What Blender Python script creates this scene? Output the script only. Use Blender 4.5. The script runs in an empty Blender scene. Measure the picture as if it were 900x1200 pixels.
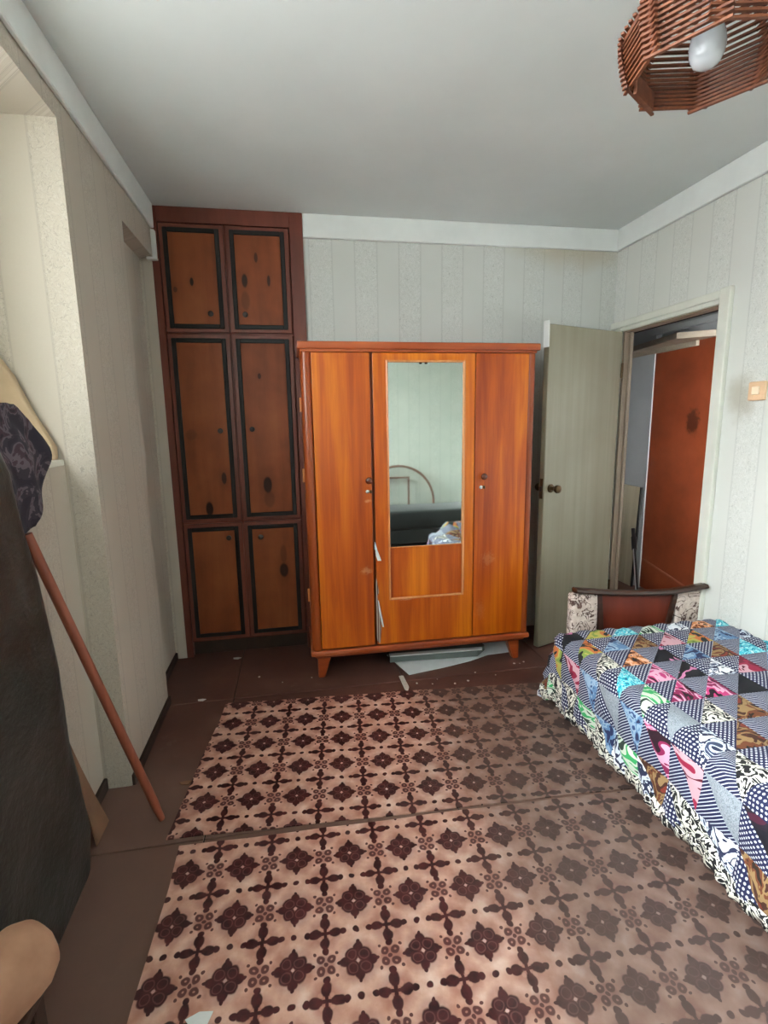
import bpy, bmesh, math, random
from mathutils import Vector, Matrix, noise
random.seed(7)
SC = bpy.context.scene
COL = SC.collection

# ------------------------------------------------------------------ camera
cam_d = bpy.data.cameras.new('camera')
cam = bpy.data.objects.new('camera', cam_d); COL.objects.link(cam)
cam_d.sensor_fit = 'HORIZONTAL'; cam_d.sensor_width = 36.0
cam_d.lens = 597.377 / 900 * 36; cam_d.clip_start = 0.02
r_ = Vector((0.98458732, -0.17409782, -0.01666589))
u_ = Vector((0.04612366, 0.16655965, 0.98495202))
f_ = Vector((0.16870214, 0.97053997, -0.17202255))
mw = Matrix.Identity(4)
for i in range(3):
    mw[i][0] = r_[i]; mw[i][1] = u_[i]; mw[i][2] = -f_[i]
mw[2][3] = 1.397
cam.matrix_world = mw
SC.camera = cam

# ------------------------------------------------------------------ light
w = bpy.data.worlds.new('world'); SC.world = w; w.use_nodes = True
wn_, wl_ = w.node_tree.nodes, w.node_tree.links
tc_ = wn_.new('ShaderNodeTexCoord'); sx_ = wn_.new('ShaderNodeSeparateXYZ'); rp_ = wn_.new('ShaderNodeValToRGB'); mr_ = wn_.new('ShaderNodeMapRange')
wl_.new(tc_.outputs['Generated'], sx_.inputs[0]); wl_.new(sx_.outputs[2], mr_.inputs[0]); mr_.inputs[1].default_value = -0.12; mr_.inputs[2].default_value = 0.08
wl_.new(mr_.outputs[0], rp_.inputs[0])
rp_.color_ramp.elements[0].color = (0.62, 0.65, 0.66, 1)      # ground and houses opposite
rp_.color_ramp.elements[1].color = (0.88, 0.97, 1.0, 1)       # bright overcast sky
wl_.new(rp_.outputs[0], wn_['Background'].inputs[0])
wn_['Background'].inputs[1].default_value = 5.2

def area(name, loc, rot, sx, sy, power, col):
    d = bpy.data.lights.new(name, 'AREA'); d.shape = 'RECTANGLE'; d.size = sx; d.size_y = sy
    d.energy = power; d.color = col
    o = bpy.data.objects.new(name, d); COL.objects.link(o); o.location = loc; o.rotation_euler = rot
    return o
# daylight entering through the room window in the left wall (faces +X)
area('window_daylight', (-6.0, 0.55, 4.6), (0, math.radians(-62), 0), 4.5, 4.0, 820, (0.90, 0.98, 1.0))
# unseen fill lamp added inside the hallway to brighten its door (faces +Y)
hl = area('hallway_fill', (2.29, 1.25, 1.25), Vector((0.52, 0.85, 0)).to_track_quat('-Z', 'Y').to_euler(), 0.25, 1.4, 8, (1.0, 0.98, 0.95))
hl.data.spread = math.radians(66)

vs = SC.view_settings
vs.view_transform = 'Standard'; vs.look = 'None'; vs.gamma = 1.0; vs.use_curve_mapping = False
vs.exposure = 2.15

# ------------------------------------------------------------------ shader helpers
def lin(r, g, b):
    f = lambda c: c / 12.92 if c <= 0.04045 else ((c + 0.055) / 1.055) ** 2.4
    return (f(r / 255), f(g / 255), f(b / 255), 1)

class E:
    """a scalar socket with arithmetic"""
    def __init__(s, nt, k): s.nt = nt; s.k = k
    def op(s, o, *a):
        n = s.nt.nodes.new('ShaderNodeMath'); n.operation = o
        for i, v in enumerate((s,) + a):
            if isinstance(v, E): s.nt.links.new(v.k, n.inputs[i])
            else: n.inputs[i].default_value = v
        return E(s.nt, n.outputs[0])
    def __add__(s, o): return s.op('ADD', o)
    __radd__ = __add__
    def __sub__(s, o): return s.op('SUBTRACT', o)
    def __rsub__(s, o): return (s * -1) + o
    def __mul__(s, o): return s.op('MULTIPLY', o)
    __rmul__ = __mul__
    def __truediv__(s, o): return s.op('DIVIDE', o)
    def abs(s): return s.op('ABSOLUTE')
    def sqrt(s): return s.op('SQRT')
    def sin(s): return s.op('SINE')
    def fract(s): return s.op('FRACT')
    def cell(s): return (s + 0.5).fract() - 0.5
    def min(s, o): return s.op('MINIMUM', o)
    def max(s, o): return s.op('MAXIMUM', o)
    def step(s, a, b):           # smooth 0..1 between a and b
        n = s.nt.nodes.new('ShaderNodeMapRange'); n.interpolation_type = 'SMOOTHSTEP'
        lo, hi = (a, b) if a < b else (b, a)
        s.nt.links.new(s.k, n.inputs[0]); n.inputs[1].default_value = lo; n.inputs[2].default_value = hi
        n.inputs[3].default_value = 0 if a < b else 1; n.inputs[4].default_value = 1 if a < b else 0
        return E(s.nt, n.outputs[0])
def ell(x, y, cx, cy, rx, ry):   # <1 inside the ellipse
    a = (x - cx) * (1 / rx); b = (y - cy) * (1 / ry)
    return (a * a + b * b).sqrt()

class M:
    def __init__(s, name, rough=0.6, coord='Object'):
        s.m = bpy.data.materials.new(name); s.m.use_nodes = True; s.nt = s.m.node_tree
        s.b = s.nt.nodes['Principled BSDF']; s.b.inputs['Roughness'].default_value = rough
        tc = s.nt.nodes.new('ShaderNodeTexCoord'); s.P = tc.outputs[coord]
        sp = s.nt.nodes.new('ShaderNodeSeparateXYZ'); s.nt.links.new(s.P, sp.inputs[0])
        s.x, s.y, s.z = (E(s.nt, sp.outputs[i]) for i in range(3))
    def vec(s, x, y, z):
        n = s.nt.nodes.new('ShaderNodeCombineXYZ')
        for i, v in enumerate((x, y, z)):
            if isinstance(v, E): s.nt.links.new(v.k, n.inputs[i])
            else: n.inputs[i].default_value = v
        return n.outputs[0]
    def rand(s):
        n = s.nt.nodes.new('ShaderNodeObjectInfo'); return E(s.nt, n.outputs['Random'])
    def noise(s, scale=5, detail=3, v=None, rough=0.55, dist=0):
        n = s.nt.nodes.new('ShaderNodeTexNoise'); s.nt.links.new(v or s.P, n.inputs['Vector'])
        n.inputs['Scale'].default_value = scale; n.inputs['Detail'].default_value = detail
        n.inputs['Roughness'].default_value = rough; n.inputs['Distortion'].default_value = dist
        return E(s.nt, n.outputs[0])
    def voro(s, scale=5, v=None, feat='F1'):
        n = s.nt.nodes.new('ShaderNodeTexVoronoi'); n.feature = feat
        s.nt.links.new(v or s.P, n.inputs['Vector']); n.inputs['Scale'].default_value = scale
        return E(s.nt, n.outputs['Distance'])
    def ramp(s, f, stops, interp='LINEAR'):
        n = s.nt.nodes.new('ShaderNodeValToRGB'); n.color_ramp.interpolation = interp
        el = n.color_ramp.elements
        while len(el) < len(stops): el.new(0.5)
        for e, (p, c) in zip(el, stops): e.position = p; e.color = c
        s.nt.links.new(f.k, n.inputs[0]); return n.outputs[0]
    def mix(s, f, a, b, mode='MIX'):
        n = s.nt.nodes.new('ShaderNodeMix'); n.data_type = 'RGBA'; n.blend_type = mode
        for v, i in ((f, 0), (a, 6), (b, 7)):
            if isinstance(v, E): s.nt.links.new(v.k, n.inputs[i])
            elif isinstance(v, bpy.types.NodeSocket): s.nt.links.new(v, n.inputs[i])
            else: n.inputs[i].default_value = v
        return n.outputs[2]
    def color(s, c):
        if isinstance(c, bpy.types.NodeSocket): s.nt.links.new(c, s.b.inputs['Base Color'])
        else: s.b.inputs['Base Color'].default_value = c
        return s
    def bump(s, h, strength=0.3, dist=0.005):
        n = s.nt.nodes.new('ShaderNodeBump'); n.inputs['Strength'].default_value = strength
        n.inputs['Distance'].default_value = dist; s.nt.links.new(h.k, n.inputs['Height'])
        s.nt.links.new(n.outputs[0], s.b.inputs['Normal']); return s
    def rough(s, e): s.nt.links.new(e.k, s.b.inputs['Roughness']); return s
    def set(s, **k):
        for a, v in k.items(): s.b.inputs[a.replace('_', ' ')].default_value = v
        return s

MAT = {}
def plain(name, rgb, rough=0.6, var=0.12, scale=14, **k):
    m = M(name, rough); n = m.noise(scale, 4)
    d = tuple(c * (1 - var) for c in rgb[:3]) + (1,); l = tuple(min(1, c * (1 + var)) for c in rgb[:3]) + (1,)
    m.color(m.ramp(n, [(0.3, d), (0.7, l)])); m.set(**k); MAT[name] = m.m; return m.m

def wallpaper(name, base, dark, light, stain=None):
    m = M(name, 0.75)
    c = (m.x + m.y) * (1 / 0.26)
    f = c.fract()                                  # 0..1 over plain + ornamented band
    band = f.step(0.49, 0.5)
    edge = ((f - 0.5).abs().min(f).min(1 - f)).step(0.022, 0.008)
    sc = m.vec((m.x + m.y) * 1.0, 0.0, m.z * 0.8)
    a = m.noise(26, 2, sc, 0.5, 2.2)
    orn = ((a - 0.5).abs()).step(0.035, 0.012) * band
    fine = m.noise(160, 2, sc)
    big = m.noise(1.3, 3)
    col = m.ramp(big, [(0.3, dark), (0.7, base)])
    col = m.mix(orn * 0.5, col, light)
    sh = m.noise(30, 2, sc, 0.5, 2.6)
    col = m.mix(((sh - 0.52).abs()).step(0.022, 0.006) * band * 0.5, col, tuple(v * 0.6 for v in dark[:3]) + (1,))
    col = m.mix(edge * 0.22, col, tuple(v * 0.5 for v in dark[:3]) + (1,))
    col = m.mix(fine * 0.10, col, tuple(v * 0.6 for v in dark[:3]) + (1,))
    if stain: col = stain(m, col)
    m.color(col); m.bump(orn * 0.7 + fine * 0.3, 0.25, 0.003)
    MAT[name] = m.m; return m.m

def st_back(m, col):      # yellowish damp stain under the cornice
    d = ell(m.x, m.z, 1.75, 2.44, 0.55, 0.16); n = m.noise(5, 3)
    return m.mix((d + n * 0.8).step(1.5, 0.6) * 0.5, col, lin(178, 160, 122))
def st_right(m, col):     # grubby hand marks around the switch
    d = ell(m.y, m.z, 2.10, 1.49, 0.09, 0.12); n = m.noise(14, 3)
    col = m.mix((d + n * 0.9).step(1.7, 0.7) * 0.5, col, lin(150, 138, 112))
    return col
wallpaper('wallpaper_back', (0.67, 0.68, 0.65, 1), (0.60, 0.61, 0.57, 1), (0.76, 0.77, 0.75, 1), st_back)
wallpaper('wallpaper_right', (0.74, 0.74, 0.70, 1), (0.68, 0.68, 0.63, 1), (0.82, 0.82, 0.79, 1), st_right)
wallpaper('wallpaper_left', (0.58, 0.52, 0.44, 1), (0.52, 0.46, 0.38, 1), (0.64, 0.59, 0.52, 1))
wallpaper('wallpaper_rear', (0.62, 0.66, 0.58, 1), (0.55, 0.59, 0.52, 1), (0.70, 0.73, 0.66, 1))
plain('ceiling_paint', (0.69, 0.72, 0.71, 1), 0.9, 0.04, 2)
plain('cornice_paint', (0.78, 0.80, 0.78, 1), 0.8, 0.04, 6)
plain('casing_paint', (0.72, 0.72, 0.64, 1), 0.4, 0.05, 9)
plain('jamb_paint', lin(142, 124, 106), 0.5, 0.08, 9)
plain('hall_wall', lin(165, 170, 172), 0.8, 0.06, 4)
plain('scuffed_paint', lin(150, 92, 70), 0.6, 0.15, 20)
plain('loft_shade', lin(30, 26, 25), 0.8, 0.2, 6)  # near-black colour stands for the unlit upper part of the hallway
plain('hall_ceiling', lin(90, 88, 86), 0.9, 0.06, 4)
plain('dark_baseboard', lin(58, 42, 34), 0.6, 0.2, 20)

def floor_mat(name):
    m = M(name, 0.42)
    n = m.noise(3.5, 5); sc = m.noise(40, 3)
    col = m.ramp(n, [(0.25, lin(78, 48, 42)), (0.55, lin(100, 66, 57)), (0.8, lin(118, 86, 75))])
    dust = (m.noise(6, 6, None, 0.7) - 0.0).step(0.58, 0.78)
    col = m.mix(dust * 0.35, col, lin(140, 122, 112))
    film = (m.y + m.noise(2.5, 3) * 0.5).step(2.55, 2.0)          # trodden-in dust away from the cupboard
    col = m.mix(film * 0.55, col, lin(128, 104, 92))
    m.color(col); m.rough(n * 0.3 + 0.3); m.bump(sc, 0.12, 0.002)
    MAT[name] = m.m
floor_mat('floor_paint')

def wood(name, c0, c1, c2, rough=0.3, gx=22.0, gz=1.1, coat=0.12, axis='z', bumps=0.05, scuffs=()):
    m = M(name, rough)
    o = m.rand() * 40
    if axis == 'z': v = m.vec(m.x * gx + o, m.y * gx, m.z * gz + o)
    elif axis == 'x': v = m.vec(m.x * gz + o, m.y * gx, m.z * gx + o)
    else: v = m.vec(m.x * gx + o, m.y * gz, m.z * gx + o)
    n = m.noise(1, 5, v, 0.6, 0.4)
    v2 = m.vec(m.x * 3.0 + o, m.y * 3.0, m.z * 0.8 + o)
    n2 = m.noise(1.0, 2, v2)
    f = n * 0.6 + n2 * 0.5
    col = m.ramp(f, [(0.36, c0), (0.54, c1), (0.72, c2)])
    for (sx_, sz_, rx_, rz_, k_) in scuffs:         # worn, paler places in the lacquer
        d_ = ell(m.x, m.z, sx_, sz_, rx_, rz_)
        col = m.mix((d_ + m.noise(75, 5, None, 0.7) * 2.4).step(2.1, 1.3) * k_, col, lin(226, 170, 126))
    m.color(col)
    m.set(Coat_Weight=coat, Coat_Roughness=0.18); m.bump(n, bumps, 0.001)
    MAT[name] = m.m
wood('wardrobe_wood', lin(150, 54, 5), lin(194, 88, 8), lin(228, 128, 16), 0.38, scuffs=((-0.322, 0.605, 0.045, 0.030, 0.4), (-0.305, 0.99, 0.03, 0.012, 0.45), (0.375, 0.63, 0.06, 0.06, 0.18), (0.33, 0.33, 0.04, 0.08, 0.12), (-0.10, 0.425, 0.05, 0.006, 0.5)))
wood('wardrobe_side_wood', lin(112, 44, 16), lin(150, 66, 24), lin(176, 84, 36), 0.3)
wood('wardrobe_trim_wood', lin(140, 58, 26), lin(168, 76, 36), lin(196, 104, 58), 0.28, axis='x')
wood('mould_wood', lin(190, 112, 60), lin(214, 138, 84), lin(232, 164, 112), 0.25)
wood('cupboard_red_wood', lin(92, 44, 32), lin(112, 54, 40), lin(128, 66, 48), 0.45, 12, 1.5, 0.1)
wood('pole_wood', lin(128, 68, 50), lin(150, 82, 60), lin(168, 98, 74), 0.45, 40, 2, 0.05)
wood('lamp_wood', lin(82, 44, 28), lin(110, 60, 38), lin(136, 80, 52), 0.45, 40, 40, 0.15)
wood('dark_rail_wood', lin(44, 26, 20), lin(58, 36, 27), lin(76, 48, 36), 0.3, 30, 2, 0.25, 'x')
wood('red_brown_panel', lin(92, 36, 24), lin(112, 46, 30), lin(128, 56, 38), 0.35, 10, 2, 0.2)
wood('pale_board', lin(176, 168, 140), lin(196, 188, 160), lin(208, 202, 178), 0.5, 18, 1, 0.0)
wood('stool_wood', lin(38, 26, 20), lin(50, 34, 26), lin(62, 44, 34), 0.5, 20, 2, 0.05)
wood('shelf_wood', lin(128, 118, 104), lin(146, 136, 120), lin(158, 148, 132), 0.6, 20, 2, 0.0, 'x')
plain('black_paint', lin(13, 11, 11), 0.65, 0.2, 30)
plain('dark_knob', lin(42, 24, 18), 0.35, 0.2, 30)
plain('brown_knob', lin(96, 44, 26), 0.25, 0.2, 40, Coat_Weight=0.5)
plain('chrome', (0.72, 0.70, 0.68, 1), 0.25, 0.05, 40, Metallic=1.0)
plain('old_brass', lin(92, 74, 52), 0.35, 0.2, 40, Metallic=0.9)
plain('white_paint', (0.74, 0.75, 0.72, 1), 0.5, 0.04, 12)
plain('white_card', (0.72, 0.76, 0.76, 1), 0.7, 0.05, 12)
plain('grey_glass', lin(108, 118, 114), 0.25, 0.12, 6)
plain('black_plastic', lin(24, 24, 26), 0.3, 0.2, 30)
plain('steel', (0.62, 0.62, 0.64, 1), 0.3, 0.05, 20, Metallic=1.0)
plain('switch_plastic', lin(226, 188, 150), 0.45, 0.05, 20)
plain('switch_rocker', lin(250, 226, 196), 0.4, 0.03, 20)
plain('plaster', lin(200, 196, 188), 0.9, 0.1, 60)
plain('mattress_cloth', lin(150, 140, 128), 0.9, 0.1, 30)
plain('dark_couch', lin(22, 28, 26), 0.7, 0.15, 12, Sheen_Weight=0.2)
plain('hoop_wood', lin(122, 84, 66), 0.4, 0.15, 12)
plain('bulb_glass', (0.55, 0.57, 0.60, 1), 0.12, 0.01, 5, Subsurface_Weight=0.0, Coat_Weight=0.6)
plain('bulb_base', lin(78, 96, 70), 0.5, 0.3, 40)
plain('cord', lin(215, 210, 200), 0.6, 0.05, 20)
m = M('mirror_glass', 0.03); m.set(Metallic=1.0)
m.color(m.ramp(m.noise(9, 3), [(0.3, (0.74, 0.80, 0.77, 1)), (0.7, (0.80, 0.85, 0.82, 1))])); MAT['mirror_glass'] = m.m
# window glass
m = M('window_glass', 0.05); nt = m.nt
tr = nt.nodes.new('ShaderNodeBsdfTransparent'); mx = nt.nodes.new('ShaderNodeMixShader'); mx.inputs[0].default_value = 0.08
gl = nt.nodes.new('ShaderNodeBsdfGlossy'); gl.inputs['Roughness'].default_value = 0.02
nt.links.new(tr.outputs[0], mx.inputs[1]); nt.links.new(gl.outputs[0], mx.inputs[2])
nt.links.new(mx.outputs[0], nt.nodes['Material Output'].inputs[0]); MAT['window_glass'] = m.m

# painted door leaf and hall door
m = M('door_paint', 0.38); n = m.noise(2, 4); v = m.vec(m.x * 20, m.y * 20, m.z * 0.7)
m.color(m.ramp(m.noise(1, 3, v) * 0.5 + n * 0.5, [(0.35, (0.24, 0.215, 0.145, 1)), (0.65, (0.31, 0.285, 0.205, 1))])); MAT['door_paint'] = m.m
m = M('hall_door_skin', 0.4); n = m.noise(3, 5)
col = m.ramp(n, [(0.3, lin(112, 50, 28)), (0.6, lin(136, 64, 36)), (0.8, lin(150, 78, 48))])
d = ell(m.y, m.z, 0.05, 1.37, 0.075, 0.11)
col = m.mix((d + m.noise(30, 3) * 1.0).step(1.5, 1.0) * 0.85, col, lin(62, 26, 14))
m.color(col); m.bump(n, 0.2, 0.004); MAT['hall_door_skin'] = m.m

# ---------------------------------------------------------------- printed linoleum
def lino(name):
    m = M(name, 0.36); S = 0.1715
    n1 = m.noise(3, 2); 
    jx = (m.noise(22, 2) - 0.5) * 0.07; jy = (m.noise(27, 2) - 0.5) * 0.07
    u = (m.x / S + jx); v = (m.y / S + jy)
    a = u.cell(); b = v.cell(); a2 = (u + 0.5).cell(); b2 = (v + 0.5).cell()
    aa, ba, a2a, b2a = a.abs(), b.abs(), a2.abs(), b2.abs()
    # flower on the lattice point
    fl = ell(aa, ba, 0.095, 0.095, 0.112, 0.112).min(ell(aa, ba, 0.185, 0.0, 0.105, 0.080)).min(ell(aa, ba, 0.0, 0.185, 0.080, 0.105))
    fl = fl.min(ell(aa, ba, 0.285, 0.0, 0.040, 0.028)).min(ell(aa, ba, 0.0, 0.285, 0.028, 0.040))
    # cross in the cell centre
    cr = ell(a2a, b2a, 0.165, 0.0, 0.105, 0.078).min(ell(a2a, b2a, 0.0, 0.165, 0.078, 0.105))
    cr = cr.min(ell(a2a, b2a, 0.29, 0.0, 0.055, 0.052)).min(ell(a2a, b2a, 0.0, 0.29, 0.052, 0.055))
    cr = cr.min(ell(a2a, b2a, 0.05, 0.0, 0.07, 0.028)).min(ell(a2a, b2a, 0.0, 0.05, 0.028, 0.07))
    # four berries between two flowers of a row
    cl = ell(a2a, ba, 0.082, 0.082, 0.066, 0.066).min(ell(a2a, ba, 0.165, 0.165, 0.026, 0.026)).min(ell(a2a, ba, 0.0, 0.0, 0.034, 0.034))
    ring = ell(a2a, ba, 0.082, 0.082, 0.022, 0.022)
    dot = ell(aa, b2a, 0.0, 0.0, 0.052, 0.052)
    cream = m.ramp(m.noise(16, 4), [(0.3, lin(188, 136, 116)), (0.55, lin(216, 174, 156)), (0.75, lin(232, 204, 190))])
    dark = m.ramp(m.noise(40, 3), [(0.3, lin(46, 16, 20)), (0.7, lin(84, 34, 36))])
    halo = ell(a2a, b2a, 0.0, 0.0, 0.30, 0.30) 
    col = m.mix(halo.step(1.15, 0.4) * 0.6, cream, lin(158, 96, 84))
    halo2 = ell(a2a, ba, 0.0, 0.0, 0.17, 0.17)
    col = m.mix(halo2.step(1.3, 0.6) * 0.6, col, lin(150, 92, 82))
    hf = ell(a, b, 0.0, 0.0, 0.36, 0.36)
    col = m.mix(hf.step(1.1, 0.7) * 0.35, col, lin(140, 84, 78))
    ink = fl.min(cr).min(dot).step(1.14, 0.86)
    col = m.mix(ink, col, dark)
    col = m.mix(cl.step(1.14, 0.86) * ring.step(0.4, 1.1) * 0.95, col, lin(84, 38, 38))
    rim = (ell(aa, ba, 0.095, 0.095, 0.095, 0.095) - 0.75).abs().step(0.16, 0.04) * fl.step(1.0, 0.8)
    col = m.mix(rim * 0.22, col, lin(170, 120, 116))
    pet = ell(a2a, b2a, 0.085, 0.085, 0.045, 0.045)
    col = m.mix(pet.step(1.0, 0.5) * 0.5, col, lin(206, 160, 140))
    col = m.mix(ell(a, b, 0.0, 0.0, 0.028, 0.028).step(1.1, 0.7), col, lin(206, 176, 168))
    # right part of the sheet mixed towards a darker grey-brown
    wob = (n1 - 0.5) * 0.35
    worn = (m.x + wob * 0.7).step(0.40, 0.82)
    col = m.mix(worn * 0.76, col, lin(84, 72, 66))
    edge = m.noise(7, 5).step(0.62, 0.8)
    col = m.mix(edge * 0.18, col, lin(120, 100, 88))
    m.color(col); m.rough(m.noise(5, 3) * 0.2 + 0.30); m.bump(m.noise(5, 3), 0.15, 0.01)
    MAT[name] = m.m
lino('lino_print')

# ---------------------------------------------------------------- quilt prints (UV in metres)
def dots(name, sp, ground, ink, ang):
    m = M(name, 0.85, 'UV'); c, s = math.cos(ang), math.sin(ang)
    u = (m.x * c + m.y * s) / sp; v = (m.y * c - m.x * s) / sp
    d = (u.cell() * u.cell() + v.cell() * v.cell()).sqrt()
    m.color(m.mix(d.step(0.33, 0.22), ground, ink)); MAT[name] = m.m
NAVY = lin(26, 30, 70); OFFW = lin(214, 218, 228)
dots('navy_dots', 0.0130, NAVY, OFFW, 0.15)
dots('navy_dots_fine', 0.0112, NAVY, OFFW, 0.8)
m = M('navy_stripes', 0.85, 'UV'); f = ((m.x + m.y * 0.9) / 0.0125).cell().abs(); g = ((m.x * 0.9 - m.y) / 0.006).cell().abs()
m.color(m.mix(f.step(0.20, 0.10) * (g * 0.6 + 0.65).min(1.0), NAVY, OFFW)); MAT['navy_stripes'] = m.m
def prn(name, stops, scale=12, dist=2.5, sx=1.0, sy=1.0, detail=2):
    dist *= 0.45
    m = M(name, 0.85, 'UV')
    v = m.vec(m.x * sx + m.rand() * 9, m.y * sy, m.rand() * 5)
    n = m.noise(scale, detail, v, 0.5, dist)
    k = len(stops); st = [(0.30 + 0.40 * i / k, c) for i, c in enumerate(stops)]; st[0] = (0.0, stops[0])
    m.color(m.ramp(n, st, 'CONSTANT')); MAT[name] = m.m; return name
L = lin
PR = [prn('print_magenta', [L(40, 10, 26), L(140, 30, 80), L(226, 170, 196), L(196, 60, 120), L(30, 12, 24)], 20, 2, 1, 0.35),
      prn('print_black_pink', [L(14, 14, 22), L(18, 18, 26), L(20, 16, 26), L(206, 130, 170), L(16, 15, 22)], 9, 1.5),
      prn('print_heather', [L(120, 128, 136), L(140, 148, 156), L(160, 166, 174), L(126, 132, 142)], 220, 0.5),
      prn('print_cyan', [L(30, 110, 140), L(40, 190, 210), L(150, 226, 230), L(20, 150, 180), L(200, 236, 236)], 40, 2),
      prn('print_orange_flower', [L(30, 18, 16), L(120, 62, 30), L(214, 140, 90), L(236, 190, 160), L(60, 30, 20)], 30, 1),
      prn('print_leaf_green', [L(214, 220, 206), L(40, 60, 50), L(200, 214, 196), L(60, 170, 100), L(226, 228, 214)], 22, 2, 1, 0.3),
      prn('print_fruit', [L(24, 30, 24), L(128, 150, 70), L(178, 168, 84), L(196, 112, 60), L(30, 40, 36)], 11, 1),
      prn('print_blue', [L(34, 44, 84), L(96, 132, 172), L(150, 176, 200), L(50, 76, 122)], 16, 3),
      prn('print_maroon', [L(50, 8, 24), L(76, 12, 34), L(110, 16, 50), L(40, 110, 70), L(56, 10, 28)], 8, 1.5),
      prn('print_white_navy', [L(222, 228, 236), L(236, 238, 242), L(40, 46, 76), L(206, 214, 226), L(60, 70, 100)], 16, 3),
      prn('print_brown', [L(40, 26, 18), L(110, 60, 34), L(150, 120, 80), L(70, 36, 24), L(126, 50, 36)], 18, 2),
      prn('print_red', [L(110, 16, 46), L(150, 30, 64), L(206, 160, 170), L(90, 12, 36)], 12, 2, 1, 0.5),
      prn('print_dark', [L(14, 14, 22), L(20, 18, 30), L(30, 20, 34), L(70, 20, 44), L(16, 14, 22)], 8, 1),
      prn('print_black_white', [L(16, 16, 20), L(230, 226, 214), L(20, 20, 24), L(222, 220, 206), L(26, 26, 30)], 26, 2)]

# floral chair upholstery, dark printed cloth, grey-green cover, tan stuff
m = M('floral_fabric', 0.9)
n = m.noise(16, 3, None, 0.5, 1.5); n2 = m.noise(55, 3)
col = m.ramp(n2, [(0.3, L(196, 176, 164)), (0.7, L(222, 206, 196))])
col = m.mix((n - 0.5).abs().step(0.05, 0.015) * n2.step(0.38, 0.5), col, L(84, 58, 52))
m.color(m.mix(m.noise(9, 4).step(0.60, 0.68) * n2.step(0.42, 0.55), col, L(104, 74, 66))); MAT['floral_fabric'] = m.m
m = M('dark_print_cloth', 0.9); n = m.noise(15, 3, None, 0.5, 1.0)
m.color(m.ramp(n, [(0.0, L(44, 40, 52)), (0.46, L(56, 50, 60)), (0.52, L(100, 90, 98)), (0.58, L(70, 52, 62)), (0.64, L(44, 40, 48))], 'CONSTANT')); MAT['dark_print_cloth'] = m.m
m = M('grey_green_cover', 0.32); n = m.noise(6, 5)
m.color(m.ramp(n, [(0.3, L(40, 44, 42)), (0.7, L(62, 68, 66))])); m.set(Coat_Weight=0.25, Coat_Roughness=0.3)
m.bump(m.noise(18, 5) + m.noise(60, 3) * 0.3, 0.5, 0.01); MAT['grey_green_cover'] = m.m
m = M('tan_cloth', 0.85); n = m.noise(7, 4)
m.color(m.ramp(n, [(0.35, L(150, 108, 84)), (0.7, L(190, 148, 120))])); m.bump(m.noise(90, 3), 0.2, 0.003); MAT['tan_cloth'] = m.m
plain('beige_cushion', L(190, 166, 136), 0.9, 0.08, 10)
plain('cardboard', L(140, 108, 84), 0.85, 0.1, 12)
m = M('striped_rag', 0.9); f = (m.z / 0.03).fract()
f = (m.x / 0.011).fract(); m.color(m.mix(f.step(0.45, 0.6), L(186, 168, 152), L(110, 70, 64))); MAT['striped_rag'] = m.m

def knot_panel(name, knots, ox, oz):
    """brown plywood with dark knots at given places (metres, panel space)"""
    m = M(name, 0.5)
    v = m.vec(m.x * 9, m.y * 9, m.z * 1.2); n = m.noise(1, 4, v, 0.55, 0.6); n2 = m.noise(4, 3)
    col = m.ramp(n * 0.5 + n2 * 0.5, [(0.36, L(118, 60, 34)), (0.5, L(138, 73, 42)), (0.66, L(152, 86, 50))])
    for (x, z, rx, rz, k) in knots:
        d = ell(m.x, m.z, x - ox, z - oz, rx, rz)
        col = m.mix((d + (n2 - 0.5) * 0.6).step(3.2, 0.9) * 0.3 * k, col, L(104, 48, 24))
        col = m.mix((d + (n2 - 0.5) * 0.5).step(1.2, 0.75) * k, col, L(44, 24, 18))
    m.color(col); m.set(Coat_Weight=0.0, Specular_IOR_Level=0.25); MAT[name] = m.m

# ------------------------------------------------------------------ mesh helpers
def B(): return bmesh.new()
def box(bm, x0, x1, y0, y1, z0, z1, bev=0.0, seg=2):
    t = bmesh.new()
    vs_ = [t.verts.new((x, y, z)) for x in (x0, x1) for y in (y0, y1) for z in (z0, z1)]
    for q in ((0, 1, 3, 2), (4, 6, 7, 5), (0, 4, 5, 1), (2, 3, 7, 6), (0, 2, 6, 4), (1, 5, 7, 3)):
        t.faces.new([vs_[i] for i in q])
    if bev: bmesh.ops.bevel(t, geom=t.edges[:], offset=bev, segments=seg, affect='EDGES', profile=0.5)
    merge(bm, t)
def merge(bm, t, M_=None):
    if M_ is not None: bmesh.ops.transform(t, matrix=M_, verts=t.verts)
    me = bpy.data.meshes.new('tmp'); t.to_mesh(me); t.free(); bm.from_mesh(me); bpy.data.meshes.remove(me)
def prism(bm, pts, d, bev=0.0):
    """closed polygon (3D points) pushed along vector d"""
    t = bmesh.new(); d = Vector(d)
    a = [t.verts.new(p) for p in pts]; b = [t.verts.new(Vector(p) + d) for p in pts]
    t.faces.new(a); t.faces.new(b[::-1]); n = len(pts)
    for i in range(n): t.faces.new((a[i], b[i], b[(i + 1) % n], a[(i + 1) % n]))
    bmesh.ops.recalc_face_normals(t, faces=t.faces)
    if bev: bmesh.ops.bevel(t, geom=t.edges[:], offset=bev, segments=2, affect='EDGES', profile=0.5)
    merge(bm, t)
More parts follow.
